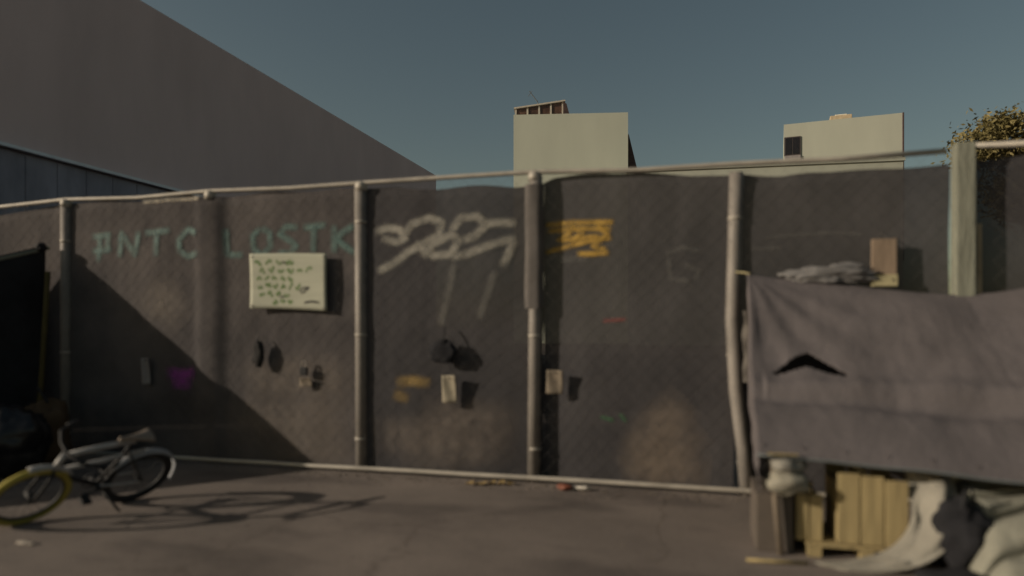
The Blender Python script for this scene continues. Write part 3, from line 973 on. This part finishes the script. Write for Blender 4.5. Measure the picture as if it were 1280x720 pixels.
def tside2(u, v):
    p = ridge(u)
    return (p.x - 1.9 * v + .02 * nz(u * 5, v * 5), p.y, p.z * (1 - v) + .005 + .04 * nz(u * 4, v * 3) * v * (1 - v) * 4)


MB().grid(tside, 60, 30).build('tarp_side', M_bt, tent, smooth=True, solid=.004)
MB().grid(tside2, 40, 30).build('tarp_slope', M_bt, tent, smooth=True, solid=.004)
MB().tube([ridge(-.01) + Vector((0, 0, -.03)), ridge(.5) + Vector((0, 0, -.03)), ridge(1.01) + Vector((0, 0, -.03))], .02, 8).build('ridge_pole', M_palepost, tent)
MB().tube([(B.x - .03, B.y + .02, 0), (B.x - .02, B.y + .02, B.z - .03)], .022, 8).build('prop_pole', M_palepost, tent)
MB().tube([(-6.14, 5.20, 0), (-6.13, 5.26, .9), (-6.13, 5.32, 1.84)], .024, 8).build('prop_pole', mat('brown stained pole', (0.08, 0.062, 0.022), .9, .3, scale=4), tent, smooth=True)
lump('tarp_knot', (0, 0, 0), (.1, .1, .1), 'x', 'x', M_bt)  # replaced just below
for o in [o for o in bpy.data.objects if o.name.startswith('tarp_knot')]:
    for c in list(o.children):
        c.parent = tent; c.name = 'tarp_knot'
        c.location = A - ORG[tent] + Vector((.0, -.05, -.07))
    bpy.data.objects.remove(o)
lump('garbage_bag', (-5.75, 4.62, 0), (.62, .5, .62), 'black garbage bag in the shadow behind the bicycle wheel', 'bag', mat('black polythene', (0.012, 0.012, 0.014), .35, .3, spec=.5), 11, .3, 2.4, fold=.12)
lump('duffel_bag', (-5.78, 4.98, 0), (.42, .40, .66), 'brown cloth bag in shadow at the foot of the tent', 'bag', mat('brown canvas', (0.085, 0.055, 0.032), .95, .3), 13, .25, 2.0, fold=.06,
     parts=lambda t: MB().tube([(-5.85, 4.95, .60), (-5.80, 4.93, .74), (-5.70, 4.95, .60)], .012, 6).build('handle', M_dark, t))

# ------------------------------------------------------------------ child's bicycle leaning over
C0 = Vector((-4.279, 3.508, 0.0))
fwd = Vector((-.307, -.952, 0)).normalized(); upv = Vector((.568, -.183, .803)).normalized()
fwd = (fwd - upv * fwd.dot(upv)).normalized(); sid = upv.cross(fwd)
bike = thing('bicycle', C0, 'small bicycle with yellow front tyre leaning over at the left edge', 'bicycle', local=True)
bm4 = Matrix((fwd, sid, upv)).transposed().to_4x4()
bike.matrix_world = Matrix.Translation(C0) @ bm4
RW = .245
M_chrome = mat('scuffed silver paint', (0.40, 0.39, 0.38), .5, .2, scale=8, metal=.1)
M_steel = mat('dark scuffed steel', (0.05, 0.05, 0.052), .6, .3, scale=8, metal=.2)
M_ytyre = mat('mustard yellow tyre', (0.33, 0.275, 0.06), .8, .2, scale=6)


def ringpts(cx, cz, r, n=40):
    return [(cx + r * math.cos(2 * math.pi * k / n), 0, cz + r * math.sin(2 * math.pi * k / n)) for k in range(n)]


def wheel(cx, tm, lab):
    ty = MB().tube(ringpts(cx, RW, RW - .022), .024, 10, closed=True).build('tyre', tm, bike, smooth=True)
    ty['label'] = lab
    MB().tube(ringpts(cx, RW, RW - .05), .011, 8, closed=True).build('rim', M_steel, ty, smooth=True)
    MB().tube([(cx, -.045, RW), (cx, .045, RW)], .02, 10).build('hub', M_steel, ty, smooth=True)
    for k in range(20):
        a = k * math.pi / 10; s = .02 * (1 if k % 2 else -1)
        MB().tube([(cx + .018 * math.cos(a + .6), s, RW + .018 * math.sin(a + .6)), (cx + (RW - .055) * math.cos(a), 0, RW + (RW - .055) * math.sin(a))], .0016, 4).build('spoke', M_steel, ty)
    return ty


WB = -.70
wheel(0, M_ytyre, 'mustard yellow front tyre')
wheel(WB, M_dark, 'rear tyre darkened for shade')  # near-black colour stands in for the shade over the bike's rear
head0 = Vector((-.085, 0, .47)); head1 = Vector((-.12, 0, .60))
for s in (-1, 1):
    MB().tube([(0, s * .05, RW), (-.03, s * .05, .33), (-.07, s * .04, .46), head0], .011, 7).build('fork_blade', M_dark, bike, smooth=True)
MB().tube([head0 - Vector((-.01, 0, .03)), head1], .02, 9).build('head_tube', M_chrome, bike, smooth=True)
MB().tube([head1 + Vector((-.01, 0, -.02)), (-.30, 0, .605), (-.56, 0, .625)], .018, 8).build('top_tube', M_chrome, bike, smooth=True)
MB().tube([head0 + Vector((-.01, 0, -.02)), (-.38, 0, .475), (-.66, 0, .515)], .014, 8).build('mid_tube', M_chrome, bike, smooth=True)
MB().tube([head0, (-.24, 0, .34), (-.40, 0, .25)], .018, 8).build('down_tube', M_dark, bike, smooth=True)
MB().tube([(-.40, 0, .25), (-.50, 0, .46), (-.56, 0, .64)], .014, 8).build('seat_tube', M_dark, bike, smooth=True)
for s in (-1, 1):
    MB().tube([(-.40, s * .02, .25), (-.55, s * .045, .25), (WB, s * .05, RW)], .009, 6).build('chain_stay', M_chrome, bike, smooth=True)
    MB().tube([(-.53, s * .02, .55), (-.62, s * .045, .40), (WB, s * .05, RW)], .008, 6).build('seat_stay', M_steel, bike, smooth=True)
arc = [(WB + (RW + .022) * math.cos(R(a)), (RW + .022) * math.sin(R(a)) + RW) for a in range(35, 201, 8)]
MB().grid(lambda u, v: (arc[round(u * (len(arc) - 1))][0], (v - .5) * .06, arc[round(u * (len(arc) - 1))][1] - .02 * (2 * v - 1) ** 2), len(arc) - 1, 4).build('rear_mudguard', mat('grey mudguard', (0.30, 0.31, 0.33), .5, .2), bike, smooth=True, solid=.003)
arc2 = [((RW + .022) * math.cos(R(a)), (RW + .022) * math.sin(R(a)) + RW) for a in range(75, 145, 6)]
MB().grid(lambda u, v: (arc2[round(u * (len(arc2) - 1))][0], (v - .5) * .05, arc2[round(u * (len(arc2) - 1))][1] - .015 * (2 * v - 1) ** 2), len(arc2) - 1, 4).build('front_mudguard', M_chrome, bike, smooth=True, solid=.003)
sd = MB()
for i in range(13):
    u = i / 12
    wd = .012 + .058 * u ** 1.8
    for j in range(9):
        a = math.pi * j / 8
        sd.v.append((-.44 - .22 * u, wd * math.cos(a), .645 + .03 * math.sin(a) + .012 * u))
for i in range(12):
    for j in range(8):
        a = i * 9 + j
        sd.f.append((a, a + 1, a + 10, a + 9))
sd.f.append(tuple(range(8, -1, -1))); sd.f.append(tuple(12 * 9 + j for j in range(9)))
sd.f += [(i * 9, i * 9 + 9, i * 9 + 17, i * 9 + 8) for i in range(12)]
sd.build('saddle', mat('worn tan saddle', (0.25, 0.205, 0.17), .6, .2), bike, smooth=True)
hb = MB().tube([head1, (-.10, 0, .65)], .014, 8)
hb.tube([(-.20, -.20, .655), (-.13, -.15, .655), (-.10, -.05, .645), (-.10, .05, .645), (-.13, .15, .655), (-.20, .20, .655)], .011, 8)
hb = hb.build('handlebar', M_dark, bike, smooth=True)
for s in (-1, 1):
    MB().tube([(-.19, s * .195, .655), (-.27, s * .23, .65)], .016, 9).build('grip', M_dark, hb, smooth=True)
cr = MB().tube([(-.40, -.06, .25), (-.40, .06, .25)], .02, 10).build('crank_axle', M_dark, bike, smooth=True)
MB().tube([(-.40 + .07 * math.cos(2 * math.pi * k / 24), -.04, .25 + .07 * math.sin(2 * math.pi * k / 24)) for k in range(24)], .006, 6, closed=True).build('chain_ring', M_steel, cr, smooth=True)
for s in (-1, 1):
    MB().tube([(-.40, s * .06, .25), (-.40 + s * .11, s * .075, .25)], .009, 6).build('crank_arm', M_steel, cr)
    MB().box((-.40 + s * .11, s * .12, .25), (.06, .08, .022)).build('pedal', M_dark, cr, bevel=.005)
# long stand leg that carries the leaning bike: from crank to ground on the low side
inv = bike.matrix_world.inverted()
lowp = bike.matrix_world @ Vector((-.42, 0, .24)); foot = Vector((lowp.x + .16, lowp.y + .03, .006))
MB().tube([(-.42, 0, .24), tuple(inv @ foot)], .009, 7).build('kickstand', M_steel, bike, smooth=True)

# ------------------------------------------------------------------ litter along the fence foot
rl = random.Random(5)
M_leaf = mat('dry leaf', (0.28, 0.20, 0.09), .9, .4, scale=20)
spots = [(-1.67, 5.33, .07), (-1.58, 5.36, .055), (-1.50, 5.38, .06), (-1.42, 5.39, .05), (-1.75, 5.30, .05)]
for i, (x, y, s) in enumerate(spots):
    def lf_(u, v, x=x, y=y, s=s, a=rl.uniform(0, 6)):
        p = (u - .5) * 2 * s; q = (v - .5) * s * (1 - (2 * u - 1) ** 2) * 1.2
        return (x + p * math.cos(a) - q * math.sin(a), y + p * math.sin(a) + q * math.cos(a), .006 + .02 * (2 * u - 1) ** 2 + .012 * abs(v - .5))
    tag(MB().grid(lf_, 8, 4).build('dry_leaf', M_leaf, None, smooth=True, solid=.0015), ['dry leaf below the white scrawl, second from left', 'dry leaf below the white scrawl, middle one', 'dry leaf below the white scrawl, second from right', 'dry leaf nearest the post, at the fence foot', 'leftmost dry leaf at the fence foot'][i], 'leaf', 'dry leaves at the fence foot')
lump('crushed_can', (-.97, 5.33, 0), (.12, .07, .05), 'crushed red brown can on the ground at the fence foot', 'can', mat('red brown can', (0.22, 0.08, 0.05), .5, .4, scale=15), 4, .3)
lump('paper_wrapper', (-.84, 5.37, 0), (.15, .07, .03), 'white paper wrapper on the ground beside the crushed can', 'wrapper', mat('white wrapper', (0.6, 0.55, 0.48), .8, .15, scale=15), 5, .4, fold=.2)
lump('paper_wrapper', (-3.85, 3.19, 0), (.12, .04, .015), 'pale flattened wrapper on the pavement near the camera at left', 'wrapper', mat('dull wrapper', (0.33, 0.29, 0.25), .8, .15, scale=15), 7, .4, fold=.2)

gv = MB()
for k in range(900):
    near = rl.random() < .7
    x = rl.uniform(-6.5, .45) if near else rl.uniform(-4.5, 2.5)
    y = 5.47 - abs(rl.gauss(0, .16)) if near else rl.uniform(2.6, 5.4)
    sz = rl.uniform(.003, .011) * (1 if near else .7)
    c = Vector((x, y, ground_z(x, y) + sz * .4))
    vs = [c + Vector((rl.uniform(.6, 1.3) * sz * dx, rl.uniform(.6, 1.3) * sz * dy, rl.uniform(.5, .9) * sz * dz)) for dx, dy, dz in ((1, 0, 0), (-1, 0, 0), (0, 1, 0), (0, -1, 0), (0, 0, 1), (0, 0, -1))]
    gv.add(vs, [(0, 2, 4), (2, 1, 4), (1, 3, 4), (3, 0, 4), (2, 0, 5), (1, 2, 5), (3, 1, 5), (0, 3, 5)])
gv = tag(gv.build('gravel', mat('grit', (0.19, 0.16, 0.13), .95, .5, scale=12), None), 'loose grit and small stones along the fence foot', 'gravel')
gv['kind'] = 'stuff'
